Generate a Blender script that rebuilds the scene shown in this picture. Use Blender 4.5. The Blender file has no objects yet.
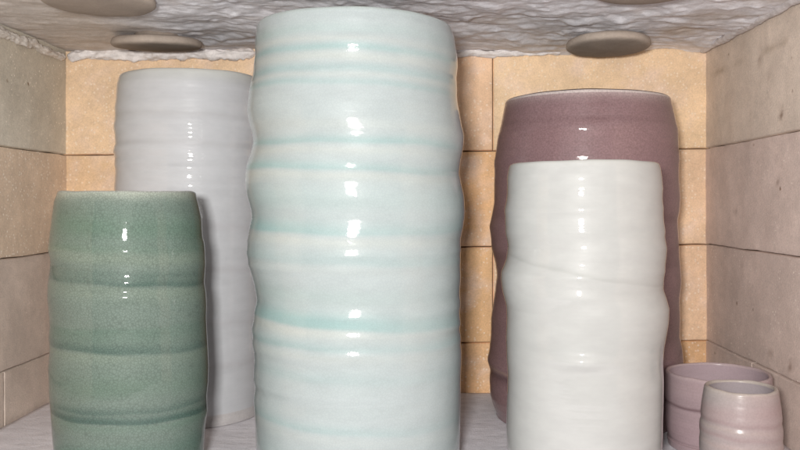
import bpy, math, random
import numpy as np
from mathutils import Vector, noise

random.seed(7)
rng = np.random.default_rng(7)
scene = bpy.context.scene
COL = scene.collection

# ------------------------------------------------------------------ survey of the place
F = 800.0            # focal length in photo pixels
VX, VY = 420.0, 205.0   # vanishing point of the kiln's depth axis
EYE = 0.2034         # camera height over the kiln shelf
D = 0.87             # distance to the back wall
XL, XR = -0.385, 0.311
TOP = EYE + 0.163


def srgb(r, g, b):
    def f(c):
        c /= 255.0
        return c / 12.92 if c <= 0.04045 else ((c + 0.055) / 1.055) ** 2.4
    return np.array([f(r), f(g), f(b)])


# ------------------------------------------------------------------ helpers
def mesh_obj(name, verts, faces, mat, parent=None, cols=None, smooth=True):
    me = bpy.data.meshes.new(name)
    me.from_pydata([tuple(v) for v in verts], [], [tuple(f) for f in faces])
    me.update()
    if smooth:
        me.polygons.foreach_set('use_smooth', [True] * len(me.polygons))
    if cols is not None:
        a = me.color_attributes.new('tint', 'FLOAT_COLOR', 'POINT')
        c = np.ones((len(verts), 4), dtype=np.float32)
        c[:, :3] = np.asarray(cols)
        a.data.foreach_set('color', c.ravel())
    me.materials.append(mat)
    o = bpy.data.objects.new(name, me)
    COL.objects.link(o)
    if parent:
        o.parent = parent
    return o


def thing(name, label, cat, loc=(0, 0, 0), group=None):
    o = bpy.data.objects.new(name, None)
    COL.objects.link(o)
    o.empty_display_size = 0.02
    o.location = loc
    tag(o, label, cat, group)
    return o


def tag(o, label, cat, group=None):
    o['label'] = label
    o['category'] = cat
    if group:
        o['group'] = group


def fbm(x, y, z, octaves=4, lac=2.1, gain=0.5):
    s, a, t = 0.0, 1.0, 0.0
    p = Vector((x, y, z))
    for _ in range(octaves):
        s += a * noise.noise(p)
        t += a
        a *= gain
        p = p * lac + Vector((3.1, 1.7, 5.3))
    return s / t


def N(nt, typ, **kw):
    n = nt.nodes.new(typ)
    for k, v in kw.items():
        if k.startswith('i_'):
            key = k[2:]
            key = int(key) if key.isdigit() else key.replace('_', ' ')
            n.inputs[key].default_value = v
        else:
            setattr(n, k, v)
    return n


def new_mat(name):
    m = bpy.data.materials.new(name)
    m.use_nodes = True
    nt = m.node_tree
    b = nt.nodes['Principled BSDF']
    return m, nt, b


def mul_noise(nt, colsock, coord, scale, lo, hi, detail=4.0, stretch=None):
    """multiply a colour by a soft noise between lo and hi"""
    src = coord
    if stretch:
        mp = N(nt, 'ShaderNodeMapping')
        mp.inputs['Scale'].default_value = stretch
        nt.links.new(coord, mp.inputs['Vector'])
        src = mp.outputs[0]
    n = N(nt, 'ShaderNodeTexNoise', i_Scale=scale, i_Detail=detail, i_Roughness=0.6)
    nt.links.new(src, n.inputs['Vector'])
    r = N(nt, 'ShaderNodeMapRange', i_1=0.3, i_2=0.7, i_3=lo, i_4=hi)
    nt.links.new(n.outputs['Fac'], r.inputs[0])
    m = N(nt, 'ShaderNodeVectorMath', operation='SCALE')
    nt.links.new(colsock, m.inputs[0])
    nt.links.new(r.outputs[0], m.inputs['Scale'])
    return m.outputs[0], n.outputs['Fac']


# ------------------------------------------------------------------ materials
def glaze(name, rough=0.3, coat=0.9, coat_rough=0.09, crackle=0.0, crackle_scale=420.0,
          sparkle=0.05, speck=0.0, sss=0.0):
    m, nt, b = new_mat(name)
    tc = N(nt, 'ShaderNodeTexCoord')
    at = N(nt, 'ShaderNodeAttribute', attribute_name='tint')
    col = at.outputs['Color']
    col, _ = mul_noise(nt, col, tc.outputs['Object'], 45.0, 0.955, 1.04, 5.0, (1, 1, 2.5))
    bump_in = None
    fine = N(nt, 'ShaderNodeTexNoise', i_Scale=1300.0, i_Detail=1.0)
    nt.links.new(tc.outputs['Object'], fine.inputs['Vector'])
    mid = N(nt, 'ShaderNodeTexNoise', i_Scale=160.0, i_Detail=3.0)
    nt.links.new(tc.outputs['Object'], mid.inputs['Vector'])
    if crackle > 0:
        warp = N(nt, 'ShaderNodeVectorMath', operation='MULTIPLY_ADD')
        wn = N(nt, 'ShaderNodeTexNoise', i_Scale=90.0, i_Detail=2.0)
        nt.links.new(tc.outputs['Object'], wn.inputs['Vector'])
        nt.links.new(wn.outputs['Color'], warp.inputs[0])
        warp.inputs[1].default_value = (0.006, 0.006, 0.006)
        nt.links.new(tc.outputs['Object'], warp.inputs[2])
        vo = N(nt, 'ShaderNodeTexVoronoi', feature='DISTANCE_TO_EDGE', i_Scale=crackle_scale)
        nt.links.new(warp.outputs[0], vo.inputs['Vector'])
        r = N(nt, 'ShaderNodeMapRange', i_1=0.0, i_2=0.16, i_3=1.0 - crackle, i_4=1.0 + 0.25 * crackle)
        nt.links.new(vo.outputs['Distance'], r.inputs[0])
        mm = N(nt, 'ShaderNodeVectorMath', operation='SCALE')
        nt.links.new(col, mm.inputs[0])
        nt.links.new(r.outputs[0], mm.inputs['Scale'])
        col = mm.outputs[0]
    if speck > 0:
        sp = N(nt, 'ShaderNodeTexNoise', i_Scale=700.0, i_Detail=2.0)
        nt.links.new(tc.outputs['Object'], sp.inputs['Vector'])
        r = N(nt, 'ShaderNodeMapRange', i_1=0.35, i_2=0.65, i_3=1.0 - speck, i_4=1.0 + speck)
        nt.links.new(sp.outputs['Fac'], r.inputs[0])
        mm = N(nt, 'ShaderNodeVectorMath', operation='SCALE')
        nt.links.new(col, mm.inputs[0])
        nt.links.new(r.outputs[0], mm.inputs['Scale'])
        col = mm.outputs[0]
    nt.links.new(col, b.inputs['Base Color'])
    add = N(nt, 'ShaderNodeMath', operation='MULTIPLY_ADD', i_1=0.35)
    nt.links.new(fine.outputs['Fac'], add.inputs[0])
    nt.links.new(mid.outputs['Fac'], add.inputs[2])
    bp = N(nt, 'ShaderNodeBump', i_Strength=sparkle, i_Distance=0.002)
    nt.links.new(add.outputs[0], bp.inputs['Height'])
    nt.links.new(bp.outputs[0], b.inputs['Normal'])
    nt.links.new(bp.outputs[0], b.inputs['Coat Normal'])
    b.inputs['Roughness'].default_value = rough
    b.inputs['Specular IOR Level'].default_value = 0.08
    b.inputs['Coat Weight'].default_value = coat
    b.inputs['Coat Roughness'].default_value = coat_rough
    if sss:
        b.inputs['Subsurface Weight'].default_value = sss
        b.inputs['Subsurface Radius'].default_value = (0.004, 0.004, 0.004)
        b.inputs['Subsurface Scale'].default_value = 1.0
    return m


def brick_mat(name, fleck):
    m, nt, b = new_mat(name)
    tc = N(nt, 'ShaderNodeTexCoord')
    co = tc.outputs['Object']
    at = N(nt, 'ShaderNodeAttribute', attribute_name='tint')
    col, _ = mul_noise(nt, at.outputs['Color'], co, 22.0, 0.88, 1.1, 5.0)
    col, _ = mul_noise(nt, col, co, 120.0, 0.94, 1.06, 4.0)
    col, fine = mul_noise(nt, col, co, 620.0, 0.9, 1.1, 3.0)
    # small pale flecks of grog
    v = N(nt, 'ShaderNodeTexVoronoi', feature='F1', i_Scale=300.0)
    nt.links.new(co, v.inputs['Vector'])
    r = N(nt, 'ShaderNodeMapRange', i_1=0.26, i_2=0.40, i_3=1.0, i_4=0.0)
    nt.links.new(v.outputs['Distance'], r.inputs[0])
    sep = N(nt, 'ShaderNodeSeparateColor')
    nt.links.new(v.outputs['Color'], sep.inputs[0])
    pick = N(nt, 'ShaderNodeMath', operation='GREATER_THAN', i_1=0.72)
    nt.links.new(sep.outputs[0], pick.inputs[0])
    f1 = N(nt, 'ShaderNodeMath', operation='MULTIPLY')
    nt.links.new(r.outputs[0], f1.inputs[0]); nt.links.new(pick.outputs[0], f1.inputs[1])
    f2 = N(nt, 'ShaderNodeMath', operation='MULTIPLY', i_1=fleck)
    nt.links.new(f1.outputs[0], f2.inputs[0])
    mx = N(nt, 'ShaderNodeMix', data_type='RGBA')
    nt.links.new(f2.outputs[0], mx.inputs[0]); nt.links.new(col, mx.inputs[6])
    mx.inputs[7].default_value = (0.95, 0.86, 0.76, 1)
    # iron spots
    v2 = N(nt, 'ShaderNodeTexVoronoi', feature='F1', i_Scale=52.0)
    nt.links.new(co, v2.inputs['Vector'])
    nz = N(nt, 'ShaderNodeTexNoise', i_Scale=420.0, i_Detail=2.0)
    nt.links.new(co, nz.inputs['Vector'])
    ad = N(nt, 'ShaderNodeMath', operation='MULTIPLY_ADD', i_1=0.18)
    nt.links.new(nz.outputs['Fac'], ad.inputs[0]); nt.links.new(v2.outputs['Distance'], ad.inputs[2])
    r2 = N(nt, 'ShaderNodeMapRange', i_1=0.13, i_2=0.22, i_3=1.0, i_4=0.0)
    nt.links.new(ad.outputs[0], r2.inputs[0])
    sep2 = N(nt, 'ShaderNodeSeparateColor')
    nt.links.new(v2.outputs['Color'], sep2.inputs[0])
    pk2 = N(nt, 'ShaderNodeMath', operation='GREATER_THAN', i_1=0.72)
    nt.links.new(sep2.outputs[1], pk2.inputs[0])
    f3 = N(nt, 'ShaderNodeMath', operation='MULTIPLY')
    nt.links.new(r2.outputs[0], f3.inputs[0]); nt.links.new(pk2.outputs[0], f3.inputs[1])
    f4 = N(nt, 'ShaderNodeMath', operation='MULTIPLY', i_1=0.75)
    nt.links.new(f3.outputs[0], f4.inputs[0])
    mx2 = N(nt, 'ShaderNodeMix', data_type='RGBA')
    nt.links.new(f4.outputs[0], mx2.inputs[0]); nt.links.new(mx.outputs[2], mx2.inputs[6])
    mx2.inputs[7].default_value = (0.16, 0.08, 0.03, 1)
    nt.links.new(mx2.outputs[2], b.inputs['Base Color'])
    bp = N(nt, 'ShaderNodeBump', i_Strength=0.35, i_Distance=0.0012)
    nt.links.new(fine, bp.inputs['Height'])
    nt.links.new(bp.outputs[0], b.inputs['Normal'])
    b.inputs['Roughness'].default_value = 0.85
    b.inputs['Specular IOR Level'].default_value = 0.25
    return m


def rough_mat(name, scale, lo, hi, bump, rough=0.9, stretch=None, scale2=600.0, spec=0.2):
    m, nt, b = new_mat(name)
    tc = N(nt, 'ShaderNodeTexCoord')
    co = tc.outputs['Object']
    at = N(nt, 'ShaderNodeAttribute', attribute_name='tint')
    col, a = mul_noise(nt, at.outputs['Color'], co, scale, lo, hi, 6.0, stretch)
    col, c = mul_noise(nt, col, co, scale2, 0.93, 1.06, 3.0)
    nt.links.new(col, b.inputs['Base Color'])
    ad = N(nt, 'ShaderNodeMath', operation='MULTIPLY_ADD', i_1=0.4)
    nt.links.new(c, ad.inputs[0]); nt.links.new(a, ad.inputs[2])
    bp = N(nt, 'ShaderNodeBump', i_Strength=bump, i_Distance=0.002)
    nt.links.new(ad.outputs[0], bp.inputs['Height'])
    nt.links.new(bp.outputs[0], b.inputs['Normal'])
    b.inputs['Roughness'].default_value = rough
    b.inputs['Specular IOR Level'].default_value = spec
    return m


M_JOINT, _nt, _b = new_mat('dark_joint')
_tc = N(_nt, 'ShaderNodeTexCoord')
_n = N(_nt, 'ShaderNodeTexNoise', i_Scale=60.0)
_nt.links.new(_tc.outputs['Object'], _n.inputs['Vector'])
_r = N(_nt, 'ShaderNodeValToRGB')
_r.color_ramp.elements[0].color = (0.05, 0.035, 0.02, 1)
_r.color_ramp.elements[1].color = (0.16, 0.11, 0.07, 1)
_nt.links.new(_n.outputs['Fac'], _r.inputs[0])
_nt.links.new(_r.outputs[0], _b.inputs['Base Color'])
_b.inputs['Roughness'].default_value = 0.95

M_BRICK = brick_mat('tan_firebrick', 0.35)
M_BRICK_SIDE = brick_mat('grey_brown_firebrick', 0.75)
M_FIBRE = rough_mat('ceramic_fibre', 160.0, 0.88, 1.09, 0.35, 0.6, None, 600.0, 0.5)
M_BATT = rough_mat('kiln_wash', 110.0, 0.9, 1.07, 0.5, 0.9, (0.55, 1.0, 1.0), 700.0)
M_DISC = rough_mat('ceramic_disc', 50.0, 0.92, 1.06, 0.12, 0.7, None, 500.0, 0.3)

# ------------------------------------------------------------------ brick walls


def brick_island(verts, faces, cols, quad, to_world, tint, depth_off, chip_seed, stain=None, tone=1.0):
    """one brick face with rounded, slightly chipped arrises; quad = (u0,u1, v at u0 bottom/top, v at u1 bottom/top)"""
    u0, u1, b0, t0, b1, t1 = quad
    gap = 0.0003
    W = abs(u1 - u0)
    Hh = t0 - b0

    def axis(L):
        e = [0.0, 0.0006, 0.0014, 0.0026, 0.005]
        n = max(2, int((L - 0.01) / 0.005))
        mid = list(np.linspace(0.005, L - 0.005, n + 1)[1:-1])
        pts = e + mid + [L - q for q in reversed(e)]
        return np.array(pts) / L
    us, vs = axis(W), axis(Hh)
    base = len(verts)
    sgn = 1 if u1 > u0 else -1
    for j, fv in enumerate(vs):
        for i, fu in enumerate(us):
            u = u0 + sgn * gap + (u1 - u0 - sgn * 2 * gap) * fu
            bb = b0 + (b1 - b0) * fu
            tt = t0 + (t1 - t0) * fu
            bb += 0.0011 * fbm(u * 22, bb * 3, 1.0, 3) + gap + 0.0007 * max(0.0, fbm(u * 35, bb * 3, 6.0, 2))
            tt += 0.0011 * fbm(u * 22, tt * 3, 1.0, 3) - gap - 0.0007 * max(0.0, fbm(u * 35, tt * 3, 9.0, 2))
            v = bb + (tt - bb) * fv
            du = min(fu, 1 - fu) * W
            dv = min(fv, 1 - fv) * Hh
            d = min(du, dv)
            chip = max(0.0, fbm(u * 60, v * 60, chip_seed, 3) - 0.12) * 0.006
            R = 0.0009 + chip
            off = 0.0
            if d < R:
                q = 1 - d / R
                off -= R * (1 - math.sqrt(max(0.0, 1 - q * q))) * 0.8
            if d < 1e-9:
                off -= 0.006
            off += fbm(u * 35, v * 35, chip_seed + 4, 3) * 0.0007
            verts.append(to_world(u, v, off + depth_off))
            c = tint * tone
            c *= 1 + 0.10 * fbm(u * 9, v * 9, chip_seed + 9, 3)
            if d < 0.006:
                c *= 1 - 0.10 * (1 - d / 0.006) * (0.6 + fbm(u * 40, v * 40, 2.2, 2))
            if stain:
                c = stain(u, v, c)
            cols.append(c)
    nu = len(us)
    for j in range(len(vs) - 1):
        for i in range(nu - 1):
            a = base + j * nu + i
            faces.append((a, a + 1, a + nu + 1, a + nu))


def build_wall(name, courses, to_world, tints, mat, backing, label, stain=None):
    verts, faces, cols = [], [], []
    k = 0
    for ci, (b0, t0, b1, t1, seams, uA, uB) in enumerate(courses):
        for s in range(len(seams) - 1):
            ua, ub = seams[s], seams[s + 1]
            fa, fb = (ua - uA) / (uB - uA), (ub - uA) / (uB - uA)
            q = (ua, ub, b0 + (b1 - b0) * fa, t0 + (t1 - t0) * fa, b0 + (b1 - b0) * fb, t0 + (t1 - t0) * fb)
            tint = tints[(ci, s)] if (ci, s) in tints else tints[ci]
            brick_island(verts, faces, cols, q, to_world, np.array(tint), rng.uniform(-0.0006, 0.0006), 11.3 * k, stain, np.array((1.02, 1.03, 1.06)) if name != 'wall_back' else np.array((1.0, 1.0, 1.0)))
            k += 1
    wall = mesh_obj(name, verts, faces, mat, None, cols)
    wall['kind'] = 'structure'
    wall['label'] = label
    bo = mesh_obj('joint_bed', [to_world(*p) for p in backing], [(0, 1, 2, 3)], M_JOINT, wall, None, False)
    return wall


def hy(y):       # height (over the shelf) on the back wall of photo row y
    return EYE + (VY - y) * D / F


yl = [36, 155, 251, 347, 444]
yr = [30, 148.5, 244.5, 340.5, 437]
X = lambda px: (px - VX) * D / F
bX = [XL - .005, X(280), X(493), XR + .005]
bX2 = [XL - .005, X(173), X(386), X(600), XR + .005]
tan = srgb(206, 172, 132)
tan2 = srgb(214, 172, 122)
courses = []
for c in range(4):
    seams = bX if c % 2 == 0 else bX2
    courses.append((hy(yl[c + 1]), hy(yl[c]), hy(yr[c + 1]), hy(yr[c]), seams, XL, XR))


def back_stain(u, v, c):
    # pale bloom along the top of the wall and towards the vertical joints, deeper orange lower down
    top = max(0.0, (v - hy(150)) / (hy(40) - hy(150)))
    c = c * (1 - 0.25 * top) + srgb(224, 200, 175) * 0.25 * top
    p = fbm(u * 26, v * 26, 3.0, 5, gain=.65)
    if p > 0.0:
        k = min(.8, p * 1.7)
        c = c * (1 - k) + srgb(236, 212, 198) * k
    return c


back = build_wall('wall_back', courses, lambda u, v, d: (u, D - d, v),
                  {0: srgb(230, 192, 158), 1: srgb(226, 182, 138), 2: srgb(224, 182, 138), 3: srgb(222, 180, 138),
                   (0, 0): srgb(228, 198, 164), (1, 0): srgb(222, 190, 154), (0, 2): srgb(232, 202, 166),
                   (1, 3): srgb(230, 198, 166), (2, 2): srgb(230, 196, 164)},
                  M_BRICK, [(XL - .02, -.12, -.007), (XR + .02, -.12, -.007), (XR + .02, .42, -.007), (XL - .02, .42, -.007)],
                  'tan firebrick back wall of the kiln', back_stain)

ZF = 0.31   # front opening
hl = [hy(y) for y in yl]
hr = [hy(y) for y in yr]
lc = []
lseams = [[D + .004, .628, .387, ZF], [D + .004, .69, .45, ZF], [D + .004, .628, .387, ZF], [D + .004, .742, .50, ZF]]
for c in range(4):
    lc.append((hl[c + 1], hl[c], hl[c + 1], hl[c], lseams[c], D, ZF))


def seg_d(u, v, p, q):
    a = np.array([u, v]); p = np.array(p); q = np.array(q)
    t = np.clip(np.dot(a - p, q - p) / np.dot(q - p, q - p), 0, 1)
    return np.linalg.norm(a - (p + t * (q - p)))


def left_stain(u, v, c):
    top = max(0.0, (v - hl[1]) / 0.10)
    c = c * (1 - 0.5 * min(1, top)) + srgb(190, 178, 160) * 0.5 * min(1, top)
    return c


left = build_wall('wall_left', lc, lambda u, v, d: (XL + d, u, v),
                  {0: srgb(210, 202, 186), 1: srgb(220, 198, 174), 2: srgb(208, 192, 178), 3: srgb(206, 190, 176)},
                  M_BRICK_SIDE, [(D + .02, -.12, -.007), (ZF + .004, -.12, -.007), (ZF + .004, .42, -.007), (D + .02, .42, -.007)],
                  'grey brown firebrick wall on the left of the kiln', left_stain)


def rpix(x, y):       # photo pixel -> (depth, height) on the right wall
    dep = XR * F / (x - VX)
    return dep, EYE + (VY - y) * dep / F


crack = [rpix(711, 73), rpix(728, 68), rpix(745, 58), rpix(765, 50), rpix(786, 40)]
spots = [(rpix(770, 354), .0026), (rpix(790, 366), .0034), (rpix(735, 212), .0022), (rpix(778, 181), .0022),
         (rpix(741, 264), .002), (rpix(760, 61), .003), (rpix(768, 76), .0024), (rpix(781, 115), .004)]


def right_stain(u, v, c):
    w = 0.0012 + 0.0012 * (1 + fbm(u * 50, v * 50, 1, 2))
    d = min(seg_d(u, v, crack[i], crack[i + 1]) for i in range(4)) if v > hr[1] else 1
    if d < 2.2 * w:
        k = math.exp(-(d / w) ** 2) * 0.4 * max(0, min(1, .5 + 2 * fbm(u * 30, v * 30, 4, 3)))
        c = c * (1 - k) + srgb(120, 92, 52) * k
    for (p, r) in spots:
        d = math.hypot(u - p[0], v - p[1])
        if d < 2.5 * r:
            k = math.exp(-(d / r) ** 2) * 0.75
            c = c * (1 - k) + srgb(100, 62, 34) * k
    return c


rc = []
rseams = [[D + .004, .628, .387, ZF], [D + .004, .64, .40, ZF], [D + .004, .628, .387, ZF], [D + .004, .75, .51, ZF]]
for c in range(4):
    rc.append((hr[c + 1], hr[c], hr[c + 1], hr[c], rseams[c], D, ZF))
right = build_wall('wall_right', rc, lambda u, v, d: (XR - d, u, v),
                   {0: srgb(216, 200, 184), 1: srgb(216, 196, 184), 2: srgb(212, 192, 180), 3: srgb(210, 190, 178)},
                   M_BRICK_SIDE, [(D + .02, -.12, -.007), (ZF + .004, -.12, -.007), (ZF + .004, .42, -.007), (D + .02, .42, -.007)],
                   'grey brown speckled firebrick wall on the right of the kiln', right_stain)

# ------------------------------------------------------------------ ceiling: lumpy fibre blanket


def ceil_h(x, y):
    h = TOP + 0.004
    wx = x + 0.03 * fbm(x * 7, y * 7, 1.5, 2)
    wy = y + 0.025 * fbm(x * 8, y * 8, 7.5, 3)
    h += 0.007 * fbm(wx * 5, wy * 7, 0.3, 2)
    h += 0.0060 * fbm(wx * 17, wy * 21, 4.1, 3)
    m = max(0.0, min(1.0, 0.4 + 1.8 * fbm(x * 7, y * 7, 5.1, 2)))
    ridge = 1 - abs(fbm(wx * 12 + 3, wy * 20, 8.8, 2)) * 7
    h -= 0.0014 * m * max(0.0, ridge)
    lump = fbm(wx * 48, wy * 55, 2.0, 3)
    h -= 0.0040 * max(0.0, lump) ** 1.2 * (1.3 - m)
    h += 0.0013 * fbm(x * 130, y * 130, 1.0, 3)
    # smoother, lower board at the back left
    return h


vs_, fs_, cs_ = [], [], []
nx, ny = 250, 230
xs = np.linspace(XL + 0.0015, XR - 0.0015, nx)
ys = np.linspace(ZF, D - 0.002, ny)
lav = srgb(238, 238, 244)
for j, y in enumerate(ys):
    for i, x in enumerate(xs):
        left_b = max(0.0, min(1.0, (-0.235 - x + 0.05 * fbm(x * 9, y * 9, 2, 2)) / 0.07))
        h = ceil_h(x, y)
        h = h * (1 - 0.65 * left_b) + (TOP + 0.003 + 0.003 * fbm(x * 20, y * 30, 5, 3)) * 0.65 * left_b
        vs_.append((x, y, h))
        c = lav * (0.93 + 0.34 * fbm(x * 14, y * 20, 6.6, 5, gain=.65) + .10 * fbm(x * 120, y * 120, 2.6, 2))
        c = c * (1 - 0.55 * left_b) + srgb(186, 170, 150) * 0.55 * left_b
        bs = fbm(x * 10, y * 18, 9.9, 4)
        if bs > 0.08:
            k = min(0.6, (bs - 0.12) * 2.4)
            c = c * (1 - k) + srgb(176, 158, 138) * k
        d = math.hypot((x - (475 - VX) * .72 / F) / 1.5, y - .715)
        if d < 0.012:
            k = 0.8 * math.exp(-(d / 0.005) ** 2) * (0.5 + max(0, fbm(x * 130, y * 130, 3, 2) + .4))
            k = min(k, .85)
            c = c * (1 - k) + srgb(120, 84, 52) * k
        cs_.append(c)
for j in range(ny - 1):
    for i in range(nx - 1):
        a = j * nx + i
        fs_.append((a, a + nx, a + nx + 1, a + 1))
ceil = mesh_obj('ceiling', vs_, fs_, M_FIBRE, None, cs_)
ceil['kind'] = 'structure'
ceil['label'] = 'lumpy off white ceramic fibre ceiling of the kiln'


# fluffy strips stuffed into the joints
def fibre_strip(name, p0, p1, rad, label, seed, tint=(232, 226, 224), flat=1.0, rough=1.0):
    p0, p1 = np.array(p0, float), np.array(p1, float)
    ax = p1 - p0
    L = np.linalg.norm(ax); ax /= L
    up = np.array([0, 0, 1.0]); sd = np.cross(ax, up)
    nL, nT = int(L / 0.0018), 28
    v, f, c = [], [], []
    for i in range(nL + 1):
        t = i / nL
        s = t * L
        endt = min(1.0, min(t, 1 - t) * L / 0.006)
        for k in range(nT):
            a = 2 * math.pi * k / nT
            r = rad * (0.85 + rough * 1.1 * fbm(s * 55, math.cos(a) * .7 + seed, math.sin(a) * .7, 3)
                       + rough * 0.4 * fbm(s * 190, math.cos(a) * 2 + seed, math.sin(a) * 2, 2))
            r = max(0.15 * rad, r) * math.sqrt(max(endt, 0.01))
            p = p0 + ax * s + sd * math.cos(a) * r * flat + up * math.sin(a) * r
            v.append(p)
            c.append(srgb(*tint) * (0.93 + 0.2 * fbm(s * 80, a, seed, 2)))
    for i in range(nL):
        for k in range(nT):
            a = i * nT + k; b = i * nT + (k + 1) % nT
            f.append((a, b, b + nT, a + nT))
    v.append(p0); v.append(p1); c += [srgb(*tint)] * 2
    for k in range(nT):
        f.append((len(v) - 2, (k + 1) % nT, k))
        f.append((len(v) - 1, nL * nT + k, nL * nT + (k + 1) % nT))
    o = mesh_obj(name, v, f, M_FIBRE, None, c)
    tag(o, label, 'fibre strip', 'fibre stuffed into the ceiling joints')
    return o


fibre_strip('fibre_strip', (XL + .003, D - .004, hy(56)), (X(256), D - .004, hy(53.5)), 0.0066,
            'fluffy white fibre strip along the back wall top, above the pale grey vase', 3.3)
fibre_strip('fibre_strip', (X(440), D - .003, hy(55)), (X(563), D - .003, hy(51.5)), 0.0045,
            'thin white fibre strip topping the back wall, right beside the tall celadon vase', 7.9)
fibre_strip('fibre_strip', (XL + .0025, .70, EYE + .159), (XL + .0025, D - .008, EYE + .158), 0.0045,
            'lumpy white fibre strip where the left brick wall meets the ceiling', 12.1, (222, 214, 206), .8)
fibre_strip('fibre_strip', (XR - .006, ZF + .01, EYE + .1685), (XR - .006, D - .003, EYE + .1675), 0.0055,
            'greyish fibre strip where the right brick wall meets the ceiling', 17.7, (214, 208, 208), .9, .35)
fibre_strip('fibre_strip', (X(648), D - .005, hy(46.5)), (X(705), D - .005, hy(45.5)), 0.0036,
            'short white fibre strip right of the back right disc, over a dark gap', 21.7)


# ------------------------------------------------------------------ ceramic discs pinned into the ceiling
def disc(px, zc, hgt, R, label, seed, tilt=(0, 0)):
    prof = [(0.0, -0.0012), (0.3, -0.0011), (0.6, -0.0006), (0.85, 0.0004), (0.95, 0.0012), (0.985, 0.0022), (1.0, 0.0034),
            (0.995, 0.006), (0.97, 0.0082), (0.9, 0.0095), (0.5, 0.0105), (0.45, 0.03), (0.0, 0.03)]
    nT = 96
    v, f, c = [], [], []
    base = srgb(156, 144, 134)
    for (rr, hh) in prof:
        for k in range(nT):
            a = 2 * math.pi * k / nT
            q = R * rr * (1 + 0.012 * fbm(math.cos(a) * 1.2, math.sin(a) * 1.2, seed, 2))
            x, y = q * math.cos(a), q * math.sin(a)
            z = hh + 0.0006 * fbm(x * 60, y * 60, seed, 2) + x * tilt[0] + y * tilt[1]
            v.append((x, y, z))
            t = base * (1 + 0.25 * fbm(x * 40, y * 40, seed + 3, 4) + .1 * fbm(x * 200, y * 200, seed, 2))
            if 0.93 < rr:
                t = t * 1.12
            c.append(t)
    for j in range(len(prof) - 1):
        for k in range(nT):
            a = j * nT + k; b = j * nT + (k + 1) % nT
            f.append((a, a + nT, b + nT, b))
    o = mesh_obj('ceramic_disc', v, f, M_DISC, None, c)
    o.location = ((px - VX) * zc / F, zc, hgt)
    tag(o, label, 'ceramic disc', 'round ceramic discs pinned to the ceiling')
    return o


disc(99, 0.63, EYE + .1565, 0.043, 'brown ceramic disc at the ceiling front left, largest in view, cut by the top edge', 1.0)
disc(157, 0.79, EYE + .1545, 0.043, 'brown ceramic disc seen nearly edge on above the tall pale grey vase', 2.0, (0, .09))
disc(608, 0.79, EYE + .1535, 0.041, 'brown ceramic disc on the ceiling above the mauve vase, by the back wall', 3.0, (0, -.04))
disc(646, 0.595, EYE + .1575, 0.041, 'brown ceramic disc at the ceiling front right, cut by the top edge', 4.0)

# ------------------------------------------------------------------ kiln shelf
v, f, c = [], [], []
nx, ny = 120, 110
xs = np.linspace(XL + .002, XR - .002, nx)
ys = np.linspace(ZF + .004, D - .0015, ny)
for y in ys:
    for x in xs:
        v.append((x, y, 0.0007 * fbm(x * 25, y * 70, 2.2, 4) - 0.0003))
        c.append(srgb(224, 222, 228) * (1 + 0.12 * fbm(x * 40, y * 60, 7, 5)))
for j in range(ny - 1):
    for i in range(nx - 1):
        a = j * nx + i
        f.append((a, a + 1, a + nx + 1, a + nx))
n0 = len(v)
bx0, bx1, by0, by1 = XL + .002, XR - .002, ZF + .004, D - .0015
# slab edge and underside
rim_idx = [i for i in range(nx)] + [j * nx + nx - 1 for j in range(1, ny)] + \
          [(ny - 1) * nx + i for i in range(nx - 2, -1, -1)] + [j * nx for j in range(ny - 2, 0, -1)]
for i in rim_idx:
    v.append((v[i][0], v[i][1], -0.02)); c.append(srgb(190, 176, 160))
m_ = len(rim_idx)
for k in range(m_):
    a, b = rim_idx[k], rim_idx[(k + 1) % m_]
    f.append((b, a, n0 + k, n0 + (k + 1) % m_))
f.append(tuple(n0 + k for k in range(m_ - 1, -1, -1)))
shelf = mesh_obj('kiln_shelf', v, f, M_BATT, None, c)
tag(shelf, 'flat pale grey kiln shelf with brushed white wash, under all the pots', 'shelf')


# ------------------------------------------------------------------ pots
def smooth(a, n):
    if n < 1:
        return a
    k = np.hanning(2 * n + 3)[1:-1]; k /= k.sum()
    return np.convolve(np.pad(a, len(k) // 2, mode='edge'), k, mode='valid')


def tri_band(h, c0, up, dn):
    """band in height: full at c0, soft above (up), sharper below (dn)"""
    d = h - c0
    return np.where(d > 0, np.exp(-(d / up) ** 2), np.exp(-(d / dn) ** 2))


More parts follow.
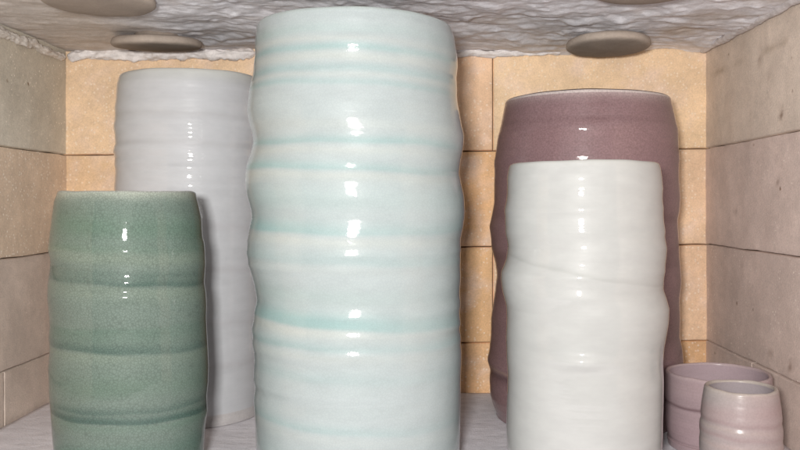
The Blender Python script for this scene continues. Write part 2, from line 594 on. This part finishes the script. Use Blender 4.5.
def build_pot(name, label, cat, zc, cx, Ltr, Rtr, ytop, bottom_h, foot_r, base_col, bands, mat, rim_mat,
              rim_col, wall=0.0035, ring_amp=0.00012, ring_pitch=0.0062, inner_col=None, ref_half=None,
              group=None, foot=None, rim_h=0.0028, color_fn=None, seed=0.0, slant=0.0, interior_part=False, sm=2,
              inner_mat=None, topH=None, alb=1.0, ridges=(), b_right=1.0):
    """a thrown pot: outlines of its left and right sides (photo rows -> columns) give a wall that winds like
    the throwing rings; body, rim (and foot, interior) are separate meshes under one Empty."""
    al = math.atan((cx - VX) / F)
    C = np.array([(cx - VX) * zc / F, zc])

    def radius(xpx):
        a = np.arctan((np.asarray(xpx) - VX) / F)
        return np.abs(C[0] * np.cos(a) - C[1] * np.sin(a))

    def prep(tr):
        tr = sorted(tr)
        yy = np.array([t[0] for t in tr], float); xx = np.array([t[1] for t in tr], float)
        rr = radius(xx)
        zt = zc - rr ** 2 / zc * 0.9
        hh = EYE + (VY - yy) * zt / F
        return hh[::-1], rr[::-1]
    hL, rL = prep(Ltr)
    hR, rR = prep(Rtr)
    if topH is None:
        topH = max(hL[-1], hR[-1])
    NZ, NT = 300, 192
    hs = np.linspace(bottom_h, topH - rim_h, NZ)
    fl = min(hL[0], hR[0])
    def interp(hk, rk):
        if hk[0] > bottom_h + 0.004:     # carry on down to the foot
            hk = np.concatenate([[bottom_h, bottom_h + 0.006], hk]); rk = np.concatenate([[foot_r * .97, foot_r], rk])
        return smooth(np.interp(hs, hk, rk), sm)
    RL, RR = interp(hL, rL), interp(hR, rR)
    th = np.linspace(0, 2 * np.pi, NT, endpoint=False)
    loc = (C[0], C[1], 0.0)
    root = thing(name, label, cat, loc, group)
    H, T = np.meshgrid(hs, th, indexing='ij')
    A = (0.5 - 0.5 * np.cos(T))            # 1 at the left side
    Rr = RL[:, None] * A + RR[:, None] * (1 - A)
    fade = np.clip((topH - H) / 0.01, 0, 1)
    wob = np.array([[noise.noise(Vector((math.cos(t) * .8, math.sin(t) * .8, h * 60 + seed))) for t in th] for h in hs])
    Rr = Rr + fade * 0.22 * ring_amp * (np.sin(2 * np.pi * H / ring_pitch + T + seed) + 0.9 * np.sin(2 * np.pi * H / (ring_pitch * .43) + T * 1 + 2.0)) \
        + fade * 0.00022 * wob
    for rg in ridges:     # single throwing ridges and finger dents that catch the flash
        row, amp, sg = rg[:3]
        hc = EYE + (VY - row) * (zc - RL.mean()) / F
        hw = hc + 0.0012 * np.cos(T) + 0.0008 * wob
        loc_w = 1.0
        if len(rg) > 3:
            dth = (T + np.pi / 2 + np.pi + .04) % (2 * np.pi) - np.pi
            loc_w = np.exp(-(dth / rg[3]) ** 2)
        Rr = Rr + loc_w * amp * (1 + .4 * wob) * np.exp(-((H - hw) / (sg * zc / F)) ** 2 / 2)
    # tint
    colr = np.zeros((NZ, NT, 3)); colr[:] = base_col
    for b in bands:
        yL_, yR_, up, dn, cc, amt = b[:6]
        zt = zc * 0.99
        h0L = EYE + (VY - yL_) * zt / F; h0R = EYE + (VY - yR_) * zt / F
        h0 = h0L * A + h0R * (1 - A)
        if len(b) > 6:     # extra sag in front
            h0 = h0 + b[6] * np.clip(-np.sin(T), 0, 1)
        h0 = h0 + 0.0004 * np.sin(7 * T + yL_) + 0.0006 * wob
        k = tri_band(H, h0, up * zt / F, dn * zt / F) * amt
        k = k * (1 + 0.7 * wob) * (b_right + (1 - b_right) * A)
        k = np.clip(k, 0, 1)[..., None]
        colr = colr * (1 - k) + np.array(cc) * k
    if color_fn is not None:
        colr = color_fn(colr, H, T, wob, RL, RR)
    colr = colr * alb
    ca, sa = np.cos(T - al), np.sin(T - al)
    P = np.stack([Rr * ca, Rr * sa, H], -1)
    V = list(P.reshape(-1, 3)); Cc = list(colr.reshape(-1, 3))

    def quads(n, off=0, flip=False):
        q = []
        for j in range(n - 1):
            for k in range(NT):
                a = off + j * NT + k; b = off + j * NT + (k + 1) % NT
                q.append((a, b, b + NT, a + NT) if not flip else (a, a + NT, b + NT, b))
        return q
    foot_i = 0
    if foot:
        foot_i = int(np.searchsorted(hs, bottom_h + foot[0]))
    body_P = P[foot_i:]; body_C = colr[foot_i:]
    nb = len(body_P)
    BV = list(body_P.reshape(-1, 3)); BC = list(body_C.reshape(-1, 3))
    BF = quads(nb)
    # interior
    ih = np.linspace(topH - rim_h, bottom_h + 0.008, 60)
    Rin = np.array([np.interp(ih, hs, Rr[:, k]) for k in range(NT)]).T
    Rin = np.array([smooth(Rin[:, k], 4) for k in range(NT)]).T - wall
    edge = np.clip((ih - (bottom_h + 0.008)) / 0.012, 0, 1)
    Rin = Rin * (0.8 + 0.2 * np.sqrt(1 - (1 - edge) ** 2))[:, None]
    Rin[0] = Rr[-1] - wall
    Tin = np.broadcast_to(th, Rin.shape)
    IP = np.stack([Rin * np.cos(Tin - al), Rin * np.sin(Tin - al), np.broadcast_to(ih[:, None], Rin.shape)], -1)
    IC = np.zeros(IP.shape); IC[:] = alb * (inner_col if inner_col is not None else base_col)
    IV = list(IP.reshape(-1, 3)); ICl = list(IC.reshape(-1, 3))
    IF = quads(len(ih))
    IV.append(np.array([0, 0, ih[-1]])); ICl.append(ICl[-1])
    for k in range(NT):
        IF.append((len(IV) - 1, (len(ih) - 1) * NT + k, (len(ih) - 1) * NT + (k + 1) % NT))
    if not interior_part:
        off = len(BV)
        BV += IV; BC += ICl
        BF += [tuple(i + off for i in q) for q in IF]
    # underside
    if not foot:
        off = len(BV)
        BV.append(np.array([0, 0, hs[0] + .0015])); BC.append(BC[0])
        for k in range(NT):
            BF.append((off, (k + 1) % NT, k))
    mesh_obj('body', BV, BF, mat, root, BC)
    if interior_part:
        mesh_obj('interior', IV, IF, inner_mat or mat, root, ICl)
    # rim: a rounded lip joining outside and inside
    NP = 14
    Rt = Rr[-1]; Ri = Rt - wall
    rv, rc_ = [], []
    slope = (Rr[-1] - Rr[-3]) / (hs[-1] - hs[-3])
    for p in range(NP + 1):
        s = p / NP
        a = math.pi * s
        mid = (Rt + Ri) / 2; half = (Rt - Ri) / 2
        rr = mid + half * np.cos(a) + np.clip(slope, -1.2, .2) * rim_h * math.sin(a) * .8
        hh = topH - rim_h + rim_h * math.sin(a) * (1 + slant * 0) 
        lipn = (0.00030 * np.sin(2 * th + seed) + 0.00018 * np.sin(5 * th + 2 * seed) + 0.0001 * np.sin(11 * th)) * math.sin(a)
        for k in range(NT):
            rv.append(np.array([rr[k] * math.cos(th[k] - al), rr[k] * math.sin(th[k] - al), hh + lipn[k]]))
            if callable(rim_col):
                rc_.append(alb * rim_col(s, colr[-1, k]))
            else:
                q = min(1.0, s * 3.0)
                rc_.append(colr[-1, k] * (1 - q) + alb * np.array(rim_col) * q)
    mesh_obj('rim', rv, quads(NP + 1), rim_mat, root, rc_)
    if foot:
        FV = list(P[:foot_i + 1].reshape(-1, 3)); n = len(FV)
        FC = [np.array(foot[1])] * n
        FF = quads(foot_i + 1)
        FV.append(np.array([0, 0, hs[0] + .0015])); FC.append(FC[0])
        for k in range(NT):
            FF.append((n, (k + 1) % NT, k))
        mesh_obj('foot', FV, FF, foot[2], root, FC)
    return root


# --- tall celadon vase, centre
cL = [(27, 256.7), (37, 255.6), (50, 255), (60, 255.3), (70, 253.5), (83, 251.5), (103, 247.3), (113, 246.7), (127, 249.3), (135, 252.7), (143, 253.3),
      (153, 250.7), (167, 246), (183, 244.7), (197, 246.7), (210, 250.7), (217, 251.7), (227, 249.3), (240, 246.7),
      (253, 246.7), (267, 249.3), (283, 254), (298, 256.7), (304, 256.7), (313, 254), (333, 252.7), (360, 254), (377, 253.3),
      (385, 255), (397, 253.3), (417, 255), (440, 256), (455, 256.5)]
cR = [(27, 450.7), (37, 454.3), (53, 456.7), (67, 457.5), (80, 456), (93, 456.7), (103, 457.7), (120, 460.7), (137, 464), (148, 463.3),
      (160, 460.7), (173, 459.3), (182, 461), (197, 464.3), (213, 465), (227, 463.3), (240, 460.7), (250, 460.7), (260, 460),
      (277, 460.9), (293, 460), (310, 460), (327, 459), (340, 460), (353, 461.7), (383, 460.7), (400, 460.7), (433, 460), (455, 459.5)]
cel = srgb(212, 223, 224)
blu = srgb(184, 215, 214)
crm = srgb(222, 229, 225)
cb = [  # left row, right row, soft above, soft below, colour, amount
    (24, 24, 5, 5, srgb(204, 228, 220), .5),
    (47, 50, 6, 4, srgb(192, 222, 216), .35),
    (55, 60, 3, 3, crm, .7), (63, 68, 4, 3, blu, .75), (71, 77, 4, 4, crm, .85), (81, 87, 4.5, 3, blu, .75),
    (86.5, 92, 2, 2.5, crm, .7), (93, 100, 4, 2.5, blu, .65), (104, 112, 8, 8, cel, .6), (131, 136, 5, 5, crm, .5),
    (147, 150, 5, 2, blu, .95), (154, 158, 3, 4, crm, .85), (169, 177, 6, 2, blu, .9), (175, 183, 2.5, 5, crm, .85),
    (224, 227, 10, 2.2, blu, .95, -.0035), (231, 235, 2.5, 6, crm, .85, -.0035), (252, 260, 8, 3, blu, .55), (258, 267, 3, 5, crm, .35),
    (308, 320, 12, 2.4, blu, .95, -.001), (315, 326, 3, 6, crm, .85), (331, 337, 6, 2, blu, .7), (338, 343, 2, 5, crm, .6),
    (358, 366, 7, 4, blu, .25), (402, 414, 7, 2, blu, .5), (409, 421, 3, 6, crm, .35), (430, 440, 10, 10, blu, .2),
    (200, 205, 14, 8, srgb(192, 222, 218), .35), (285, 292, 8, 8, srgb(198, 220, 216), .4)]
M_CEL = glaze('celadon_glaze', .4, .9, .055, .05, 520.0, .07)
build_pot('tall_vase', 'tall pale turquoise celadon vase with blue ring bands, centre of the kiln', 'vase', .62, 357.5, cL, cR, 5,
          0.0, .080, cel, cb, M_CEL, M_CEL, srgb(216, 228, 222), group=None, ridges=[(42, .0003, 5), (40, .0016, 5, .35), (67, .0008, 3, .4), (68, .0005, 3), (76, .0004, 3), (125, .0004, 4), (257, .0005, 3), (269, .0006, 3), (318, .0007, 4), (341, .0011, 4), (358, .0009, 4)], seed=1.0, b_right=.5, alb=.445, wall=.0045, rim_h=.003,
          topH=EYE + (VY - 5) * (.62 - .0750) / F)

# --- crackled green vase, left
gL = [(191.5, 58), (201, 54), (219, 51), (237, 49), (249, 48.6), (261, 50), (267, 49.5), (282, 47.4), (294, 47), (309, 48.6), (321, 49.5), (333, 48.6),
      (345, 49.5), (363, 48), (387, 48.6), (405, 50.4), (426, 51.6), (448, 54)]
gR = [(191.5, 195.5), (202.5, 198.5), (219, 202), (237, 202.6), (252, 205.4), (267, 206), (285, 204.5), (294, 206), (309, 207), (321, 206.6), (342, 207.5),
      (372, 209), (387, 208.4), (402, 207), (417, 207.5), (432, 205.4), (448, 204.5)]
grn = srgb(147, 165, 154)
gdk = srgb(100, 128, 118)
glt = srgb(166, 182, 164)
gb = [(191.5, 191.5, 5, 7, srgb(214, 222, 206), .95), (222, 232, 14, 14, srgb(122, 154, 134), .7), (245, 250, 5, 3, srgb(118, 152, 132), .5), (252, 258, 8, 6, glt, .65),
      (266, 274, 4, 3, gdk, .35), (273.5, 284, 6, 1.4, gdk, .85), (278, 289, 2, 10, glt, .55),
      (322, 322, 3, 12, srgb(118, 148, 131), .45), (338, 347, 7, 1.3, gdk, .55), (342, 351, 2, 8, glt, .4), (372, 376, 14, 10, srgb(124, 152, 132), .4),
      (396, 400, 5, 1.5, gdk, .55), (404, 411, 6, 1.4, gdk, .95), (408, 415, 2, 6, srgb(130, 160, 142), .4), (440, 440, 12, 22, srgb(108, 148, 132), .6)]
M_GRN = glaze('green_crackle_glaze', .5, .75, .035, .26, 560.0, .02)
build_pot('green_vase', 'sage green crackle glazed vase standing left, by the left brick wall', 'vase', .60, 127.5, gL, gR, 190,
          0.0, .0545, grn, gb, M_GRN, M_GRN, srgb(232, 236, 226), ridges=[(250, .0003, 3), (284, .0010, 3.5, .45), (297, .0012, 3.5, .45)], seed=2.0, ring_amp=.00002, alb=.395, wall=.0035, rim_h=.002)

# --- tall pale grey vase, back left
wL = [(78, 119.5), (82, 118), (87, 116.5), (100, 115.6), (113, 115), (127, 114), (137, 115), (145, 115.2), (153, 113.3), (159, 114.7), (175, 115.2), (186, 114.2), (196, 115.2),
      (212, 114), (225, 115.4), (240, 114.6), (252, 116), (268, 114.8), (282, 116), (300, 115.2), (318, 116.2), (340, 115.4), (360, 116.4), (380, 116),
      (395, 117), (408, 118)]
wR = [(y + 5, 2 * 190.5 - x) for (y, x) in wL]
wR[0] = (78, 2 * 190.5 - 119.5)
wht = srgb(206, 208, 212)
wb = [(145, 149, 3, 3, srgb(190, 190, 192), .4), (118, 122, 3, 3, srgb(194, 194, 196), .4), (80, 80, 6, 8, srgb(206, 208, 202), .6), (222, 228, 4, 3, srgb(196, 194, 198), .4),
      (262, 268, 4, 3, srgb(196, 194, 198), .4), (312, 318, 4, 3, srgb(194, 192, 196), .4), (352, 358, 4, 3, srgb(194, 192, 196), .4)]
M_WHT = glaze('pale_grey_glaze', .4, 1.0, .04, 0, 0, .02)
M_BISQ = rough_mat('bare_porcelain', 90.0, .95, 1.04, .1, .8)
build_pot('pale_grey_vase', 'tall pale lilac grey vase at the back left, behind the green vase', 'vase', .79, 190.5, wL, wR, 70,
          0.0, .0715, wht, wb, M_WHT, M_WHT, srgb(214, 214, 208), ridges=[(100, .0006, 4), (122, .0007, 4), (133, .0005, 3), (143, .0006, 3), (161, .0006, 3), (175, .0006, 3), (186, .0007, 4), (206, .0004, 3), (233, .0004, 4), (265, .0004, 4)], seed=3.0, alb=.75, wall=.0045, rim_h=.0042, ring_amp=.00018, ring_pitch=.0105,
          foot=(.010, .72 * srgb(202, 198, 198), M_BISQ))

# --- white vase, front right
fL = [(163.5, 510), (168, 508.6), (177, 507), (193, 507.3), (207, 505), (223, 505), (237, 506.7), (247, 508), (260, 506), (272, 501.7), (280, 500.7), (293, 502.7),
      (307, 506), (320, 506.7), (340, 506), (363, 506.7), (378, 507.7), (400, 507), (430, 506), (452, 507)]
fR = [(163.5, 658), (168, 660.7), (177, 662), (197, 662.7), (210, 663.3), (227, 664.3), (237, 665), (247, 667.3), (260, 666), (277, 664), (288, 663.3),
      (297, 666.7), (307, 669.7), (320, 669), (333, 666.7), (345, 664.3), (360, 663.3), (377, 664), (400, 663.6), (430, 663), (452, 662)]
wf = srgb(228, 229, 227)
fb = [(164, 164, 4, 5, srgb(236, 236, 232), .6), (253, 282, 3, 1.0, srgb(206, 208, 204), .55, -.002), (225, 230, 6, 5, srgb(220, 222, 220), .4), (340, 335, 8, 6, srgb(218, 220, 218), .5)]
M_FW = glaze('white_glaze', .4, 1.0, .04, 0, 0, .015)
build_pot('white_vase', 'glossy white vase with bulging throwing rings, standing in front of the mauve vase', 'vase', .60, 585, fL, fR, 160,
          0.0, .0565, wf, fb, M_FW, M_FW, srgb(232, 232, 226), ridges=[(189, .0004, 4), (210, .0004, 3), (234, .0006, 4), (278, .0004, 3), (297, .0015, 4, .4), (364, .0024, 4.8, .3)], seed=4.0, alb=.45, wall=.0035, rim_h=.0022, ring_amp=.00006)

# --- mauve vase, back right
mL = [(99, 507), (102, 505), (123, 501), (140, 497.3), (157, 495), (180, 494), (203, 494), (213, 492), (227, 489.3), (237, 490.7), (250, 491.7), (263, 495), (277, 496.7),
      (293, 495), (307, 492.7), (320, 491), (340, 490.7), (353, 489.3), (363, 487.3), (373, 490), (383, 489.3), (397, 490), (407, 492.5), (415, 496)]
mR = [(99, 670.5), (107, 672.7), (117, 675), (130, 678), (147, 679), (180, 679.3), (197, 680.7), (210, 680), (220, 678), (237, 679), (257, 680), (267, 681), (280, 681.7),
      (297, 680), (317, 680.7), (333, 680), (347, 683), (360, 684), (373, 682), (383, 681.5), (397, 681), (407, 679), (415, 676)]
mv = srgb(152, 123, 126)
mb = [(99, 99, 4, 7, srgb(200, 182, 180), .95), (140, 150, 20, 10, srgb(160, 128, 130), .4), (126, 128, 4, 2, srgb(132, 104, 106), .35), (215, 218, 6, 4, srgb(128, 96, 100), .5), (256, 262, 6, 3, srgb(126, 98, 100), .4),
      (366, 373, 1.6, 1.6, srgb(176, 150, 140), .7), (371, 378, 2, 6, srgb(104, 80, 84), .7), (300, 310, 30, 30, srgb(138, 108, 110), .4)]
M_MV = glaze('mauve_glaze', .4, .8, .07, .06, 500.0, .09, .13)
dkrim = lambda s, base: (srgb(226, 212, 208) if s < .28 else srgb(70, 52, 46))
build_pot('mauve_vase', 'broad dusky mauve vase with a thin dark rim at the back right', 'vase', .775, 586, mL, mR, 88,
          0.0, .082, mv, mb, M_MV, M_MV, dkrim, ridges=[(126, .0004, 4), (156, .0006, 4), (124, .0007, 3, .3)], seed=5.0, alb=.66, wall=.0045, rim_h=.003, ring_amp=.00016,
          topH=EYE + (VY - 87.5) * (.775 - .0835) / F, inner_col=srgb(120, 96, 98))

# --- wide pinkish bowl and small cup, front right
def sym(tr, cx, skew=0):
    return [(y + skew, 2 * cx - x) for (y, x) in tr]


bL = [(y, x + 2.5) for (y, x) in [(372.5, 663), (376, 662.6), (384, 662.2), (394, 662), (402, 662.6), (405, 663.4), (408, 662.8), (420, 662.6), (430, 663.2), (436, 664.5), (440, 666.5)]]
pk = srgb(182, 160, 164)
bb_ = [(373, 373, 2, 3, srgb(204, 184, 184), .7), (403.5, 405, 1.5, 1.2, srgb(140, 116, 120), .7), (386, 386, 8, 8, srgb(190, 168, 170), .4), (430, 430, 12, 12, srgb(188, 162, 168), .5)]
M_PK = glaze('pink_satin_glaze', .38, .35, .22, 0, 0, .04, .04)
M_PKI = glaze('lilac_inner_glaze', .36, .45, .2, 0, 0, .03, .03)
build_pot('wide_cup', 'wide low dusty pink cup behind the small cup, against the right brick wall', 'cup', .677, 719, bL, sym(bL, 719), 372,
          0.0, .0425, pk, bb_, M_PK, M_PK, srgb(196, 176, 178), seed=6.0, alb=.68, wall=.0032, rim_h=.0018, ring_amp=.0001, ring_pitch=.006,
          inner_col=srgb(192, 172, 178), interior_part=True, inner_mat=M_PKI)
sL = [(386.5, 705), (388, 704), (394, 703), (404, 701.5), (414, 700.4), (420, 700.8), (424, 699.6), (430, 699.2), (436, 699.8), (442, 699), (452, 699.2), (462, 700.5), (470, 703)]
sc_ = srgb(197, 187, 185)
sb = [(388, 388, 3, 5, srgb(208, 196, 186), .8), (418, 421, 3, 2, srgb(176, 154, 154), .5), (424, 427, 2, 2, srgb(206, 194, 186), .5), (431, 434, 3, 2, srgb(176, 152, 152), .5), (441, 444, 3, 2, srgb(204, 188, 182), .5),
      (410, 404, 9, 9, srgb(192, 166, 166), .5)]


def cup_patch(c, H, T, wob, RL, RR):
    k = np.clip(0.5 + 0.5 * np.cos(T + .3) + .5 * wob, 0, 1)[..., None] * .45
    return c * (1 - k) + srgb(194, 166, 168) * k


build_pot('small_cup', 'small pale pink tapered cup in the right foreground, in front of the wide pink cup', 'cup', .59, 741.5, sL, sym(sL, 741.5, 1), 388,
          0.0, .0275, sc_, sb, M_PK, M_PK, srgb(214, 202, 194), seed=7.0, alb=.52, wall=.0034, rim_h=.002, ring_amp=.00008, ring_pitch=.009,
          inner_col=srgb(200, 188, 192), interior_part=True, color_fn=cup_patch, inner_mat=M_PKI)

# ------------------------------------------------------------------ camera
cam = bpy.data.cameras.new('camera')
cam.lens = 36.0
cam.sensor_width = 36.0
cam.shift_x = -(VX - 400) / 800
cam.shift_y = -(225 - VY) / 800
cam.clip_start = 0.01
cam.clip_end = 100
co = bpy.data.objects.new('camera', cam)
co.location = (0, 0, EYE)
co.rotation_euler = (math.radians(90), 0, 0)
COL.objects.link(co)
scene.camera = co


# ------------------------------------------------------------------ light: camera flash, an added soft fill and the dim room
def area(name, loc, target, sx, sy, power, col):
    l = bpy.data.lights.new(name, 'AREA')
    l.shape = 'RECTANGLE'
    l.size, l.size_y = sx, sy
    l.energy = power
    l.color = col
    o = bpy.data.objects.new(name, l)
    o.location = loc
    d = Vector(target) - Vector(loc)
    o.rotation_euler = d.to_track_quat('-Z', 'Y').to_euler()
    COL.objects.link(o)
    return o


area('camera_flash', (-.040, -.05, EYE + .026), (-.0, .8, EYE - .02), .050, .036, 6.5, (1.0, .975, .94))
area('fill_light', (-.25, -1.5, EYE + .55), (0, .7, .18), 2.2, 1.4, 4.0, (1.0, .95, .88))  # broad unseen fill lamp, added behind the camera to soften the flash contrast

w = bpy.data.worlds.new('World')
scene.world = w
w.use_nodes = True
bg = w.node_tree.nodes['Background']
bg.inputs[0].default_value = (1.0, .98, .96, 1)
bg.inputs[1].default_value = 0.27

scene.view_settings.view_transform = 'Standard'
scene.view_settings.look = 'None'
scene.view_settings.exposure = 0
scene.view_settings.gamma = 1
scene.cycles.max_bounces = 8
scene.cycles.diffuse_bounces = 5
scene.cycles.sample_clamp_indirect = 4.0
